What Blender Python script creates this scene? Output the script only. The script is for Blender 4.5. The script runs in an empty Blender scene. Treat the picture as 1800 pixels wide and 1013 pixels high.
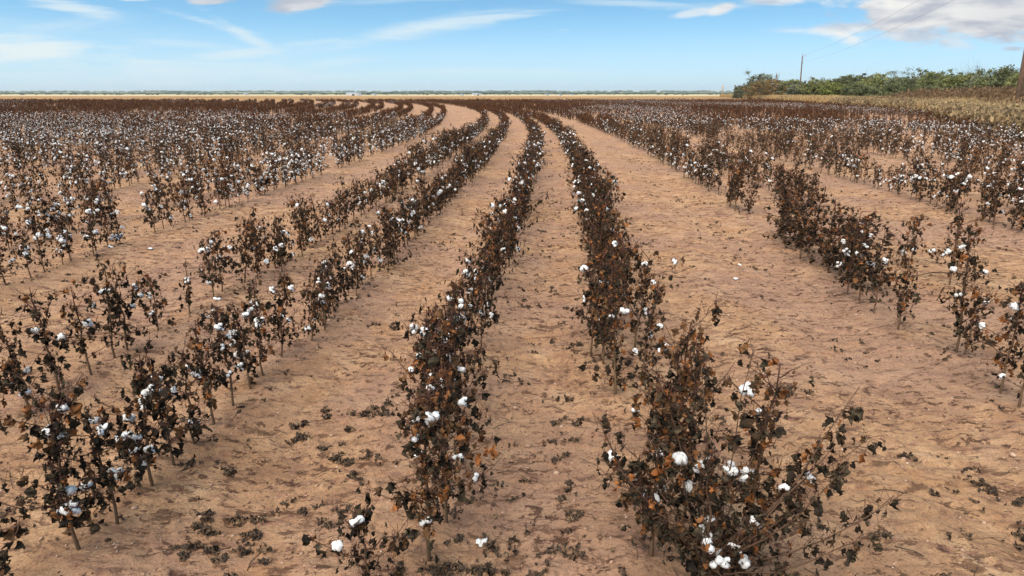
import bpy, math, random
import numpy as np
R = math.radians
scene = bpy.context.scene
COL = scene.collection

# ------------------------------------------------------------------ camera
cam_d = bpy.data.cameras.new('camera')
cam = bpy.data.objects.new('camera', cam_d)
COL.objects.link(cam)
EYE = 1.70
cam.location = (0, 0, EYE)
cam.rotation_euler = (R(90 - 16.05), 0, 0)
cam_d.sensor_width = 36
cam_d.lens = 23.88
cam_d.clip_start = 0.05
cam_d.clip_end = 30000
scene.camera = cam

# ------------------------------------------------------------------ light and sky
SUN_EL, SUN_AZ = 56.0, 215.0          # azimuth clockwise from +Y : behind and left of the viewer
sun_d = bpy.data.lights.new('sun', 'SUN')
sun_d.energy = 2.3
sun_d.angle = R(75)
sun_d.color = (1.0, 0.88, 0.74)
sun = bpy.data.objects.new('sun', sun_d)
COL.objects.link(sun)
from mathutils import Vector, Matrix, Euler
sd = Vector((math.sin(R(SUN_AZ)) * math.cos(R(SUN_EL)), math.cos(R(SUN_AZ)) * math.cos(R(SUN_EL)), math.sin(R(SUN_EL))))
sun.rotation_euler = (-sd).to_track_quat('-Z', 'Y').to_euler()
scene.view_settings.view_transform = 'Standard'
scene.view_settings.look = 'None'
scene.view_settings.exposure = 1.43
scene.view_settings.gamma = 1.0


class NT:
    """small helper for writing node trees"""
    def __init__(s, tree):
        s.t = tree; s.n = tree.nodes; s.l = tree.links
    def new(s, typ, **kw):
        n = s.n.new(typ)
        for k, v in kw.items():
            setattr(n, k, v)
        return n
    def put(s, sock, v):
        if isinstance(v, bpy.types.NodeSocket):
            s.l.new(v, sock)
        else:
            sock.default_value = v
    def m(s, op, a, b=None, c=None, clamp=False):
        n = s.new('ShaderNodeMath', operation=op, use_clamp=clamp)
        s.put(n.inputs[0], a)
        if b is not None: s.put(n.inputs[1], b)
        if c is not None: s.put(n.inputs[2], c)
        return n.outputs[0]
    def sep(s, v):
        n = s.new('ShaderNodeSeparateXYZ'); s.put(n.inputs[0], v); return n.outputs
    def comb(s, x, y, z):
        n = s.new('ShaderNodeCombineXYZ')
        s.put(n.inputs[0], x); s.put(n.inputs[1], y); s.put(n.inputs[2], z); return n.outputs[0]
    def noise(s, v, scale, detail=4, rough=0.55, dist=0.0, col=False):
        n = s.new('ShaderNodeTexNoise')
        if v is not None: s.put(n.inputs['Vector'], v)
        s.put(n.inputs['Scale'], scale); s.put(n.inputs['Detail'], detail)
        s.put(n.inputs['Roughness'], rough); s.put(n.inputs['Distortion'], dist)
        return n.outputs['Color' if col else 'Fac']
    def ss(s, v, a, b, x=0.0, y=1.0):
        n = s.new('ShaderNodeMapRange', interpolation_type='SMOOTHSTEP')
        s.put(n.inputs[0], v); s.put(n.inputs[1], a); s.put(n.inputs[2], b); s.put(n.inputs[3], x); s.put(n.inputs[4], y)
        return n.outputs[0]
    def mix(s, f, a, b, mode='MIX'):
        n = s.new('ShaderNodeMix', data_type='RGBA', blend_type=mode)
        s.put(n.inputs[0], f)
        s.put(n.inputs[6], a if isinstance(a, bpy.types.NodeSocket) else (*a, 1)[:4])
        s.put(n.inputs[7], b if isinstance(b, bpy.types.NodeSocket) else (*b, 1)[:4])
        return n.outputs[2]
    def ramp(s, f, stops):
        n = s.new('ShaderNodeValToRGB')
        e = n.color_ramp.elements
        while len(e) < len(stops): e.new(0.5)
        for k, (p, c) in enumerate(stops):
            e[k].position = p; e[k].color = (*c, 1)
        s.put(n.inputs[0], f)
        return n.outputs[0]


world = bpy.data.worlds.new('World')
scene.world = world
world.use_nodes = True
world.node_tree.nodes.clear()
W = NT(world.node_tree)
tc = W.new('ShaderNodeTexCoord')
gx, gy, gz = W.sep(tc.outputs['Generated'])
gyc = W.m('MAXIMUM', W.m('ABSOLUTE', gy), 0.15)
ca = W.m('DIVIDE', gx, gyc)            # sideways slope of the view direction
ce = W.m('DIVIDE', gz, gyc)            # upward slope of the view direction
sky = W.new('ShaderNodeTexSky', sky_type='NISHITA')
sky.sun_disc = False
sky.sun_elevation = R(SUN_EL)
sky.sun_rotation = R(SUN_AZ)
sky.air_density = 1.0
sky.dust_density = 0.3
sky.ozone_density = 1.5
lift = W.m('ADD', W.m('MULTIPLY', W.m('MAXIMUM', gz, 0.0), 2.1), 0.13)
W.l.new(W.comb(gx, gy, lift), sky.inputs[0])
hsv = W.new('ShaderNodeHueSaturation')
hsv.inputs['Hue'].default_value = 0.477
hsv.inputs['Saturation'].default_value = 1.12
hsv.inputs['Value'].default_value = 1.0
W.l.new(sky.outputs[0], hsv.inputs['Color'])
skycol = W.mix(W.ss(gz, -0.02, 0.115, 1.0, 0.0), hsv.outputs[0], (2.85, 3.65, 3.95))

# clouds : elliptical banks in direction space broken up by noise
wv = W.comb(ca, W.m('MULTIPLY', ce, 2.6), gy)
n1 = W.noise(wv, 7.0, 7, 0.58, 0.3)
n2 = W.noise(wv, 22.0, 5, 0.55)
wvw = W.comb(W.m('MULTIPLY', ca, 0.8), W.m('MULTIPLY', ce, 7.0), gy)
n3 = W.noise(wvw, 6.0, 6, 0.62, 0.9)


def pxa(x, y):
    p, f = R(16.05), 1194.0
    u, v = (x - 900) / f, (y - 506.5) / f
    Y = math.cos(p) - v * math.sin(p)
    return u / Y, (-math.sin(p) - v * math.cos(p)) / Y


def bank(x, y, w, h, rot, amount, noise, soft=0.45):
    a, e = pxa(x, y)
    sx, sy = w / 1194.0, h / 1194.0
    c, s_ = math.cos(R(rot)), math.sin(R(rot))
    dx = W.m('SUBTRACT', ca, a); dy = W.m('SUBTRACT', ce, e)
    ux = W.m('DIVIDE', W.m('ADD', W.m('MULTIPLY', dx, c), W.m('MULTIPLY', dy, s_)), sx)
    uy = W.m('DIVIDE', W.m('SUBTRACT', W.m('MULTIPLY', dy, c), W.m('MULTIPLY', dx, s_)), sy)
    r = W.m('SQRT', W.m('ADD', W.m('POWER', W.m('ABSOLUTE', ux), 2.0), W.m('POWER', W.m('ABSOLUTE', uy), 2.0)))
    d = W.m('SUBTRACT', 1.0, r)
    d = W.m('ADD', d, W.m('MULTIPLY', W.m('SUBTRACT', noise, 0.5), 2.6))
    return W.m('MULTIPLY', W.ss(d, 0.0, soft), amount), uy


wisps = None
for b in [(50, 90, 240, 40, -3, .95, n3, .9), (740, 50, 290, 17, 10, .80, n3, 1.5), (850, 32, 160, 10, 6, .6, n3, .9), (560, 74, 90, 7, 5, .4, n3, 1.1),
          (430, 62, 90, 14, -28, .6, n3, 1.0), (360, 38, 120, 9, -14, .5, n3, 1.1), (130, 15, 140, 20, -14, .7, n3, 1.1), (420, 95, 110, 13, 5, .6, n3, 1.0),
          (1120, 6, 240, 9, -2, .45, n3, 1.0), (60, 45, 300, 30, 0, .45, n3, 1.3), (860, 126, 360, 10, 0, .35, n3, 1.1),
          (250, 125, 600, 34, 0, .5, n3, 1.4), (620, 108, 260, 12, 4, .3, n3, 1.2), (700, 0, 260, 10, 4, .35, n3, 1.0), (330, 78, 160, 9, -4, .3, n3, 1.0)]:
    m_, _ = bank(*b)
    wisps = m_ if wisps is None else W.m('MAXIMUM', wisps, m_)
puffs = None; shade = None
for b in [(1680, 16, 235, 66, -3, 1.0, n1, .40), (1500, 48, 120, 14, 2, .8, n1, .8), (530, 5, 64, 20, 6, .95, n1, .5), (1750, 45, 150, 36, 0, 1.0, n1, .5),
          (370, 2, 40, 8, 0, .9, n1, .6), (1272, 13, 26, 9, 14, .85, n1, .8), (1370, 0, 85, 10, 0, .8, n1, .8),
          (1780, 86, 26, 6, 0, .7, n1, .6), (235, -2, 50, 6, 0, .8, n1, .6), (1400, 54, 50, 6, 0, .4, n1, .9), (1610, 62, 110, 14, 0, .8, n1, .6),
          (1218, 23, 34, 6, 8, .6, n1, .9), (990, 53, 16, 3, 0, .25, n1, .8)]:
    m_, _ = bank(*b)
    puffs = m_ if puffs is None else W.m('MAXIMUM', puffs, m_)
shn = W.noise(W.comb(W.m('ADD', ca, 0.03), W.m('MULTIPLY', W.m('ADD', ce, 0.012), 4.5), gy), 9.0, 5, 0.5, 0.2)
lit = W.m('ADD', W.m('MULTIPLY', shn, 1.9), W.m('MULTIPLY', n2, 0.5))
rightdark = W.ss(ca, 0.48, 0.75, 0.0, 0.50)
litf = W.m('SUBTRACT', W.ss(lit, 0.85, 1.5), rightdark, clamp=True)
cloudcol = W.mix(litf, (2.35, 2.5, 2.85), (4.3, 4.25, 4.1))
c1 = W.mix(wisps, skycol, (3.7, 4.15, 4.25))
c2 = W.mix(puffs, c1, cloudcol)
bg = W.new('ShaderNodeBackground')
W.l.new(c2, bg.inputs['Color'])
bg.inputs['Strength'].default_value = 0.082
wo = W.new('ShaderNodeOutputWorld')
W.l.new(bg.outputs[0], wo.inputs['Surface'])

# ------------------------------------------------------------------ helpers

def tag(o, label=None, cat=None, group=None, kind=None):
    if label: o['label'] = label
    if cat: o['category'] = cat
    if group: o['group'] = group
    if kind: o['kind'] = kind
    return o


def hash2(ix, iy, seed):
    h = (ix.astype(np.int64) * 374761393 + iy.astype(np.int64) * 668265263 + seed * 1442695041) & 0x7fffffff
    h = ((h ^ (h >> 13)) * 1274126177) & 0x7fffffff
    h = (h ^ (h >> 16)) & 0x7fffffff
    return h / float(0x7fffffff)


def vnoise(x, y, seed=0):
    x = np.asarray(x, float); y = np.asarray(y, float)
    ix = np.floor(x); iy = np.floor(y)
    fx = x - ix; fy = y - iy
    fx = fx * fx * (3 - 2 * fx); fy = fy * fy * (3 - 2 * fy)
    ix = ix.astype(np.int64); iy = iy.astype(np.int64)
    a = hash2(ix, iy, seed); b = hash2(ix + 1, iy, seed)
    c = hash2(ix, iy + 1, seed); d = hash2(ix + 1, iy + 1, seed)
    return (a + (b - a) * fx) * (1 - fy) + (c + (d - c) * fx) * fy


def fbm(x, y, octv, seed=0, gain=0.5):
    s = 0; amp = 1; tot = 0
    for k in range(octv):
        s = s + amp * vnoise(x, y, seed + k * 17)
        tot += amp; amp *= gain; x = x * 2.03 + 11.3; y = y * 2.03 + 5.7
    return s / tot


def curve_c(y):
    """sideways drift of every planting row: straight near the viewer, bending left far away"""
    yy = np.minimum(np.asarray(y, float), 150.0)
    c = 1.1 - 0.0016 * (yy - 31.0) ** 2
    return c - 2 * 0.0016 * (150 - 31) * np.maximum(np.asarray(y, float) - 150.0, 0)


def slope_c(y):
    return -2 * 0.0016 * (np.minimum(np.asarray(y, float), 150.0) - 31.0)


PITCH = 1.075


def ground_z(x, y):
    x = np.asarray(x, float); y = np.asarray(y, float)
    z = 0.060 * (fbm(x * 0.9, y * 0.9, 3, 3) - .5)
    w = (x - curve_c(y) - 0.74) / PITCH
    z = z + 0.014 * np.cos(2 * np.pi * w) * (np.abs(y) < 240)
    near = np.clip((22 - y) / 12.0, 0, 1)
    sx = x + 0.35 * y
    f = fbm(x * 7.0, y * 9.0, 3, 40)
    z = z + near * 0.028 * (f - .5)
    crust = np.abs(fbm(sx * 3.1, y * 9.5, 3, 77) - .5) * 2
    z = z - near * 0.007 * np.clip(0.16 - crust, 0, .16) / .16
    z = z + near * 0.010 * (fbm(x * 15.0, y * 17.0, 2, 55) - .5)
    cl = fbm(x * 21.0, y * 27.0, 2, 90)
    z = z + near * 0.022 * np.clip(cl - .56, 0, 1) * 2.4
    z = z - near * 0.030 * np.clip(fbm(x * 3.6, y * 4.1, 2, 130) - .68, 0, 1) * 3
    t = np.clip((y - 250) / 850.0, 0, 1)
    z = z - 3.4 * t * t * (3 - 2 * t)
    # the land swells very gently again beyond the far wood
    t2 = np.clip((y - 3600) / 3000.0, 0, 1)
    z = z + 14.0 * t2 * t2 * (3 - 2 * t2)
    return z


def mesh_obj(name, V, F, mat=None, parent=None, tint=None, smooth=False, loc=None, link=True):
    """V (n,3), F list of arrays with 3 or 4 columns"""
    me = bpy.data.meshes.new(name)
    V = np.asarray(V, np.float32)
    F = [np.asarray(f, np.int32) for f in F if len(f)]
    nl = sum(f.size for f in F); nf = sum(len(f) for f in F)
    me.vertices.add(len(V)); me.vertices.foreach_set('co', V.ravel())
    me.loops.add(nl); me.loops.foreach_set('vertex_index', np.concatenate([f.ravel() for f in F]))
    sizes = np.concatenate([np.full(len(f), f.shape[1], np.int32) for f in F])
    starts = np.concatenate([[0], np.cumsum(sizes)[:-1]]).astype(np.int32)
    me.polygons.add(nf)
    me.polygons.foreach_set('loop_start', starts)
    me.polygons.foreach_set('loop_total', sizes)
    if smooth:
        me.polygons.foreach_set('use_smooth', np.ones(nf, bool))
    if tint is not None:
        at = me.attributes.new('tint', 'FLOAT', 'POINT')
        at.data.foreach_set('value', np.asarray(tint, np.float32))
    me.update(calc_edges=True)
    me.validate()
    if mat:
        me.materials.append(mat)
    o = bpy.data.objects.new(name, me)
    if link: COL.objects.link(o)
    if parent is not None: o.parent = parent
    if loc is not None: o.location = loc
    return o


class Buf:
    """collects pieces of one mesh"""
    def __init__(s):
        s.v = []; s.t = []; s.q = []; s.tr = []; s.n = 0
    def add(s, V, quads=None, tris=None, tint=0.0):
        V = np.asarray(V, float).reshape(-1, 3)
        s.v.append(V)
        s.t.append(np.full(len(V), tint) if np.isscalar(tint) else np.asarray(tint, float))
        if quads is not None and len(quads): s.q.append(np.asarray(quads) + s.n)
        if tris is not None and len(tris): s.tr.append(np.asarray(tris) + s.n)
        s.n += len(V)
    def tube(s, P, rad, n=5, tint=0.0, cap=True):
        P = np.asarray(P, float); k = len(P)
        rad = np.full(k, rad) if np.isscalar(rad) else np.asarray(rad, float)
        T = np.gradient(P, axis=0); T /= np.linalg.norm(T, axis=1)[:, None] + 1e-9
        ref = np.array([0.31, 0.17, 0.93]) if abs(T[0][2]) < .8 else np.array([0.93, 0.3, 0.1])
        A = np.cross(T, ref); A /= np.linalg.norm(A, axis=1)[:, None] + 1e-9
        B = np.cross(T, A)
        th = np.arange(n) * 2 * np.pi / n
        V = P[:, None, :] + rad[:, None, None] * (np.cos(th)[None, :, None] * A[:, None, :] + np.sin(th)[None, :, None] * B[:, None, :])
        i, j = np.meshgrid(np.arange(k - 1), np.arange(n), indexing='ij')
        q = np.stack([i * n + j, i * n + (j + 1) % n, (i + 1) * n + (j + 1) % n, (i + 1) * n + j], -1).reshape(-1, 4)
        tr = None
        V = V.reshape(-1, 3)
        if cap:
            V = np.vstack([V, P[-1] + T[-1] * rad[-1], P[0] - T[0] * rad[0] * .3])
            a = np.arange(n)
            tr = np.vstack([np.stack([(k - 1) * n + a, (k - 1) * n + (a + 1) % n, np.full(n, k * n)], -1),
                            np.stack([(a + 1) % n, a, np.full(n, k * n + 1)], -1)])
        s.add(V, q, tr, tint)
    def box(s, c, d, rz=0.0, tint=0.0):
        c = np.asarray(c, float); d = np.asarray(d, float) / 2
        v = np.array([[x, y, z] for x in (-1, 1) for y in (-1, 1) for z in (-1, 1)], float) * d
        cr, sr = math.cos(rz), math.sin(rz)
        v = np.stack([v[:, 0] * cr - v[:, 1] * sr, v[:, 0] * sr + v[:, 1] * cr, v[:, 2]], -1) + c
        q = [[0, 1, 3, 2], [4, 6, 7, 5], [0, 4, 5, 1], [2, 3, 7, 6], [0, 2, 6, 4], [1, 5, 7, 3]]
        s.add(v, q, None, tint)
    def build(s, name, mat, parent=None, smooth=False, link=True, loc=None):
        F = []
        if s.q: F.append(np.vstack(s.q))
        if s.tr: F.append(np.vstack(s.tr))
        return mesh_obj(name, np.vstack(s.v), F, mat, parent, np.concatenate(s.t), smooth, loc, link)


# ------------------------------------------------------------------ materials

def new_mat(name):
    m = bpy.data.materials.new(name); m.use_nodes = True
    m.node_tree.nodes.clear()
    n = NT(m.node_tree)
    out = n.new('ShaderNodeOutputMaterial'); b = n.new('ShaderNodeBsdfPrincipled')
    n.l.new(b.outputs[0], out.inputs['Surface'])
    return m, n, b, out


def tint_mat(name, stops, rough=0.75, spec=0.25, noise_scale=90, translucent=0.0, var=0.25):
    m, n, b, out = new_mat(name)
    a = n.new('ShaderNodeAttribute', attribute_name='tint')
    tcn = n.new('ShaderNodeTexCoord')
    nz = n.noise(tcn.outputs['Object'], noise_scale, 2, 0.6)
    oi = n.new('ShaderNodeObjectInfo')
    f = n.m('ADD', a.outputs['Fac'], n.m('MULTIPLY', n.m('SUBTRACT', nz, 0.5), var), clamp=True)
    f = n.m('ADD', f, n.m('MULTIPLY', n.m('SUBTRACT', oi.outputs['Random'], 0.5), 0.12), clamp=True)
    c = n.ramp(f, stops)
    n.l.new(c, b.inputs['Base Color'])
    b.inputs['Roughness'].default_value = rough
    b.inputs['Specular IOR Level'].default_value = spec
    if translucent:
        tr = n.new('ShaderNodeBsdfTranslucent'); n.l.new(c, tr.inputs[0])
        mx = n.new('ShaderNodeMixShader'); mx.inputs[0].default_value = translucent
        n.l.new(b.outputs[0], mx.inputs[1]); n.l.new(tr.outputs[0], mx.inputs[2])
        n.l.new(mx.outputs[0], out.inputs['Surface'])
    return m


M = {}
M['leaf'] = tint_mat('dead_leaf', [(0.0, (.014, .011, .008)), (.20, (.034, .026, .017)), (.34, (.098, .074, .044)), (.45, (.044, .028, .017)), (.60, (.115, .066, .034)),
                                   (.80, (.165, .082, .036)), (1.0, (.32, .120, .038))], .85, .12, 150, .10, .42)
M['leaf_far'] = tint_mat('dead_leaf_distant', [(0.0, (.026, .019, .014)), (.35, (.052, .032, .020)), (.60, (.105, .056, .030)),
                                   (.80, (.17, .078, .034)), (1.0, (.30, .105, .036))], .85, .1, 40, .12)
M['stem'] = tint_mat('dry_stem', [(0.0, (.20, .13, .075)), (.4, (.13, .075, .042)), (.8, (.065, .032, .020)), (1.0, (.09, .032, .02))], .7, .25, 160)
M['bur'] = tint_mat('dry_bur', [(0.0, (.045, .024, .014)), (.5, (.10, .05, .025)), (1.0, (.20, .10, .05))], .7, .25, 200, .1)
m, n, b, out = new_mat('cotton_lint')
tcn = n.new('ShaderNodeTexCoord')
nz = n.noise(tcn.outputs['Object'], 60, 4, .6)
n.l.new(n.ramp(nz, [(.2, (.62, .61, .58)), (.6, (.86, .86, .84))]), b.inputs['Base Color'])
b.inputs['Roughness'].default_value = .95; b.inputs['Specular IOR Level'].default_value = .05
bp = n.new('ShaderNodeBump'); bp.inputs['Strength'].default_value = .7; bp.inputs['Distance'].default_value = .006
n.l.new(n.noise(tcn.outputs['Object'], 190, 5, .65), bp.inputs['Height']); n.l.new(bp.outputs[0], b.inputs['Normal'])
M['cotton'] = m

M['litter'] = tint_mat('leaf_litter', [(0.0, (.036, .026, .019)), (.25, (.075, .052, .034)), (.38, (.036, .025, .018)), (.55, (.125, .078, .046)), (.8, (.20, .135, .080)), (1.0, (.28, .19, .12))], .8, .2, 160, 0, .5)
# sandy field soil
m, n, b, out = new_mat('sandy_soil')
geo = n.new('ShaderNodeNewGeometry')
P = geo.outputs['Position']
px_, py_, pz_ = n.sep(P)
big = n.noise(P, 0.55, 5, .6, .4)
mid = n.noise(P, 3.2, 6, .62, .6)
mp = n.new('ShaderNodeMapping'); n.l.new(P, mp.inputs[0]); mp.inputs['Rotation'].default_value = (0, 0, R(-14)); mp.inputs['Scale'].default_value = (1.0, 2.6, 1)
streak = n.noise(mp.outputs[0], 5.5, 6, .70, .25)
grain = n.noise(P, 75, 5, .7)
speck = n.noise(P, 26, 4, .62)
base = n.ramp(mid, [(.28, (.31, .170, .095)), (.44, (.465, .266, .142)), (.58, (.565, .342, .188)), (.76, (.65, .428, .255))])
crustc = n.mix(n.ss(streak, .50, .66), base, (.30, .160, .100))
bigc = n.mix(n.ss(big, .40, .60, 0, .62), crustc, (.385, .230, .162))
org = n.mix(n.ss(n.noise(P, 1.7, 4, .6, .3), .56, .70, 0, .5), bigc, (.52, .275, .125))
g2 = n.mix(n.ss(grain, .36, .50, .38, 0), org, (.150, .082, .055))
g3a = n.mix(n.ss(speck, .62, .69, 0, .8), g2, (.115, .058, .040))
mpd = n.new('ShaderNodeMapping'); n.l.new(P, mpd.inputs[0]); mpd.inputs['Rotation'].default_value = (0, 0, R(8)); mpd.inputs['Scale'].default_value = (1.0, 1.7, 1)
debris = n.noise(mpd.outputs[0], 11.0, 5, .72, .2)
patch = n.ss(n.noise(P, 1.3, 3, .6), .34, .56)
g3b = n.mix(n.m('MULTIPLY', n.ss(debris, .545, .60, 0, .9), patch), g3a, (.090, .046, .030))
mpe = n.new('ShaderNodeMapping'); n.l.new(P, mpe.inputs[0]); mpe.inputs['Rotation'].default_value = (0, 0, R(-9)); mpe.inputs['Scale'].default_value = (1.0, 2.3, 1)
rough2 = n.noise(mpe.outputs[0], 4.2, 6, .74, .2)
g3b = n.mix(n.ss(rough2, .560, .61, 0, .80), g3b, (.145, .076, .046))
pale = n.noise(P, 41.0, 3, .6)
g3 = n.mix(n.ss(pale, .70, .74, 0, .6), g3b, (.60, .47, .36))
# dry golden stubble and far farmland past the end of the cotton
far0 = n.ss(py_, 141, 147)
strip = n.noise(n.comb(n.m('MULTIPLY', px_, .0016), n.m('MULTIPLY', py_, .012), 0.0), 1.0, 3, .5)
farc = n.ramp(strip, [(.30, (.30, .20, .11)), (.42, (.52, .40, .23)), (.55, (.62, .49, .29)), (.62, (.30, .33, .14)), (.72, (.56, .44, .27))])
nearstub = n.mix(n.ss(n.noise(P, .05, 4, .6), .4, .6), (.40, .24, .10), (.27, .155, .075))
farm = n.mix(n.ss(py_, 560, 760), nearstub, farc)
farm2 = n.mix(n.ss(py_, 1500, 2300, 0, .75), farm, (.20, .24, .13))
# verge right of the cotton field
vx = n.m('SUBTRACT', px_, n.m('ADD', n.m('MULTIPLY', n.m('MAXIMUM', n.m('SUBTRACT', py_, 25.0), 0.0), .26), n.m('ADD', 17.0, n.m('MULTIPLY', n.m('MINIMUM', py_, 70.0), .145))))
verge = n.mix(n.ss(n.noise(P, .8, 4, .6), .35, .65), (.20, .15, .10), (.34, .26, .16))
c_all = n.mix(far0, g3, farm2)
c_all = n.mix(n.m('MULTIPLY', n.ss(vx, 0, 1.5), n.ss(py_, 420, 300)), c_all, verge)
n.l.new(c_all, b.inputs['Base Color'])
b.inputs['Roughness'].default_value = .93; b.inputs['Specular IOR Level'].default_value = .12
b1 = n.new('ShaderNodeBump'); b1.inputs['Strength'].default_value = 1.0; b1.inputs['Distance'].default_value = .040
hgt = n.m('ADD', n.m('MULTIPLY', n.noise(P, 15, 7, .72, .1), 1.1), n.m('MULTIPLY', streak, .7))
n.l.new(hgt, b1.inputs['Height'])
b2 = n.new('ShaderNodeBump'); b2.inputs['Strength'].default_value = .9; b2.inputs['Distance'].default_value = .007
n.l.new(grain, b2.inputs['Height']); n.l.new(b1.outputs[0], b2.inputs['Normal']); n.l.new(b2.outputs[0], b.inputs['Normal'])
M['soil'] = m


def plain(name, c1, c2, scale=8, rough=.8, metal=0.0):
    m, n, b, out = new_mat(name)
    t = n.new('ShaderNodeTexCoord')
    n.l.new(n.ramp(n.noise(t.outputs['Object'], scale, 4, .6), [(.35, c1), (.65, c2)]), b.inputs['Base Color'])
    b.inputs['Roughness'].default_value = rough; b.inputs['Metallic'].default_value = metal
    return m


def crown_mat(name):
    m, n, b, out = new_mat(name)
    a = n.new('ShaderNodeAttribute', attribute_name='tint')
    oi = n.new('ShaderNodeObjectInfo')
    v = n.ss(a.outputs['Fac'], 0, 1, .55, 1.6)
    cm = n.new('ShaderNodeVectorMath', operation='SCALE')
    n.l.new(oi.outputs['Color'], cm.inputs[0]); n.l.new(v, cm.inputs['Scale'])
    n.l.new(cm.outputs[0], b.inputs['Base Color'])
    b.inputs['Roughness'].default_value = .7; b.inputs['Specular IOR Level'].default_value = .2
    tr = n.new('ShaderNodeBsdfTranslucent'); n.l.new(cm.outputs[0], tr.inputs[0])
    mx = n.new('ShaderNodeMixShader'); mx.inputs[0].default_value = .25
    n.l.new(b.outputs[0], mx.inputs[1]); n.l.new(tr.outputs[0], mx.inputs[2]); n.l.new(mx.outputs[0], out.inputs['Surface'])
    return m


M['crown'] = crown_mat('tree_foliage')
M['bark'] = plain('tree_bark', (.06, .048, .038), (.13, .105, .085), 3)
M['grass'] = tint_mat('dry_grass', [(0, (.22, .14, .06)), (.5, (.50, .34, .15)), (1, (.68, .50, .25))], .8, .2, 4, .2)
M['weed'] = tint_mat('dry_weed', [(0, (.10, .075, .045)), (.4, (.23, .165, .09)), (.75, (.38, .27, .14)), (1, (.50, .37, .20))], .8, .2, 4, .15)
M['rustweed'] = tint_mat('rusty_weed', [(0, (.08, .055, .032)), (.5, (.19, .115, .06)), (1, (.32, .19, .095))], .8, .2, 4, .15)
M['pole'] = plain('weathered_pole', (.11, .062, .036), (.20, .115, .066), 4, .85)
M['metal'] = plain('galvanised_metal', (.32, .33, .34), (.45, .46, .47), 6, .5, .3)
M['wire'] = plain('wire', (.24, .24, .26), (.30, .30, .32), 5, .5)
M['barnwhite'] = plain('white_sheet_wall', (.66, .68, .70), (.78, .79, .80), .6, .6)
M['barnroof'] = plain('blue_grey_sheet_roof', (.26, .33, .40), (.36, .42, .48), .5, .5)
M['opening'] = plain('dark_doorway', (.02, .02, .02), (.04, .04, .04), 3, .9)
M['farwood'] = tint_mat('far_wood', [(0, (.040, .062, .045)), (.5, (.070, .095, .060)), (1, (.12, .14, .085))], .9, .1, .02, 0)

# ------------------------------------------------------------------ ground sheet
ys = [np.arange(-8, 1.2, .12), np.arange(1.2, 3.0, .0085)]
y = 3.0
a = []
while y < 16: a.append(y); y += .0036 * y
while y < 8000: a.append(y); y += .022 * y
ys = np.concatenate(ys + [np.array(a)])
t = np.linspace(-1, 1, 760)
s = np.sinh(3.9 * t) / np.sinh(3.9)
YY, SS = np.meshgrid(ys, s, indexing='ij')
XX = SS * (1.25 * (YY + 12.0)) * np.where(YY > 15, 1 + np.clip((YY - 15) / 300, 0, 1) * .35, 1)
ZZ = ground_z(XX, YY)
nr, nc = YY.shape
i, j = np.meshgrid(np.arange(nr - 1), np.arange(nc - 1), indexing='ij')
Q = np.stack([i * nc + j, i * nc + j + 1, (i + 1) * nc + j + 1, (i + 1) * nc + j], -1).reshape(-1, 4)
g = mesh_obj('ground', np.stack([XX, YY, ZZ], -1).reshape(-1, 3), [Q], M['soil'], smooth=True)
tag(g, 'sandy tan soil of the cotton field running out to dry farmland', kind='structure')

# ------------------------------------------------------------------ leaves and cotton bolls

def leaves_mesh(buf, rng, pos, size, tint, nu=5, nv=5, flat=False, crumple=.16):
    """many wilted, curled, ragged leaves hanging from pos (n,3)"""
    N = len(pos)
    if N == 0: return
    L = np.asarray(size)
    # long axis mostly down
    if flat:
        ax = rng.normal(size=(N, 3)) * [1, 1, .25]
    else:
        ax = rng.normal(size=(N, 3)) * [.28, .28, .25] + [0, 0, -1]
    ax /= np.linalg.norm(ax, axis=1)[:, None]
    rv = rng.normal(size=(N, 3))
    if flat: rv = rng.normal(size=(N, 3)) * .3 + [0, 0, 1.0]
    wa = np.cross(ax, rv); wa /= np.linalg.norm(wa, axis=1)[:, None] + 1e-9
    na = np.cross(ax, wa)
    u = np.linspace(0, 1, nu); v = np.linspace(-1, 1, nv)
    prof = np.interp(u, [0, .18, .45, .72, 1], [.12, .75, .95, .55, .06])
    U, Vv = np.meshgrid(u, v, indexing='ij')
    wmax = rng.uniform(.22, .46, N)
    fold = rng.uniform(1.4, 4.2, N)
    jit = rng.uniform(.6, 1.35, (N, nu, 1))
    half = prof[None, :, None] * jit * wmax[:, None, None] * L[:, None, None]
    ang = Vv[None] * fold[:, None, None] * .5
    X = half * np.sin(ang) / np.maximum(np.sin(fold[:, None, None] * .5), .6)
    Zn = half * (1 - np.cos(ang)) * 1.0
    ragged = np.where(np.abs(Vv)[None] > .95, rng.uniform(-.22, .30, (N, nu, nv)), 0)
    Lx = (U[None] + ragged * .7) * L[:, None, None]
    curl = rng.uniform(-.5, .9, N)
    Zn = Zn + curl[:, None, None] * L[:, None, None] * U[None] ** 2 * .5
    nz = rng.normal(size=(N, nu, nv)) * crumple * L[:, None, None]
    nz2 = rng.normal(size=(N, nu, nv)) * crumple * .6 * L[:, None, None]
    V = (pos[:, None, None, :] + Lx[..., None] * ax[:, None, None, :] + (X + nz2)[..., None] * wa[:, None, None, :]
         + (Zn + nz)[..., None] * na[:, None, None, :])
    k = nu * nv
    i, j = np.meshgrid(np.arange(nu - 1), np.arange(nv - 1), indexing='ij')
    q = np.stack([i * nv + j, i * nv + j + 1, (i + 1) * nv + j + 1, (i + 1) * nv + j], -1).reshape(-1, 4)
    Q = (q[None] + (np.arange(N) * k)[:, None, None]).reshape(-1, 4)
    tv = np.repeat(tint, k) + rng.normal(size=N * k) * .07 + np.tile((np.abs(Vv).ravel() > .9) * .07, N)
    buf.add(V.reshape(-1, 3), Q, None, np.clip(tv, 0, 1))


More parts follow.
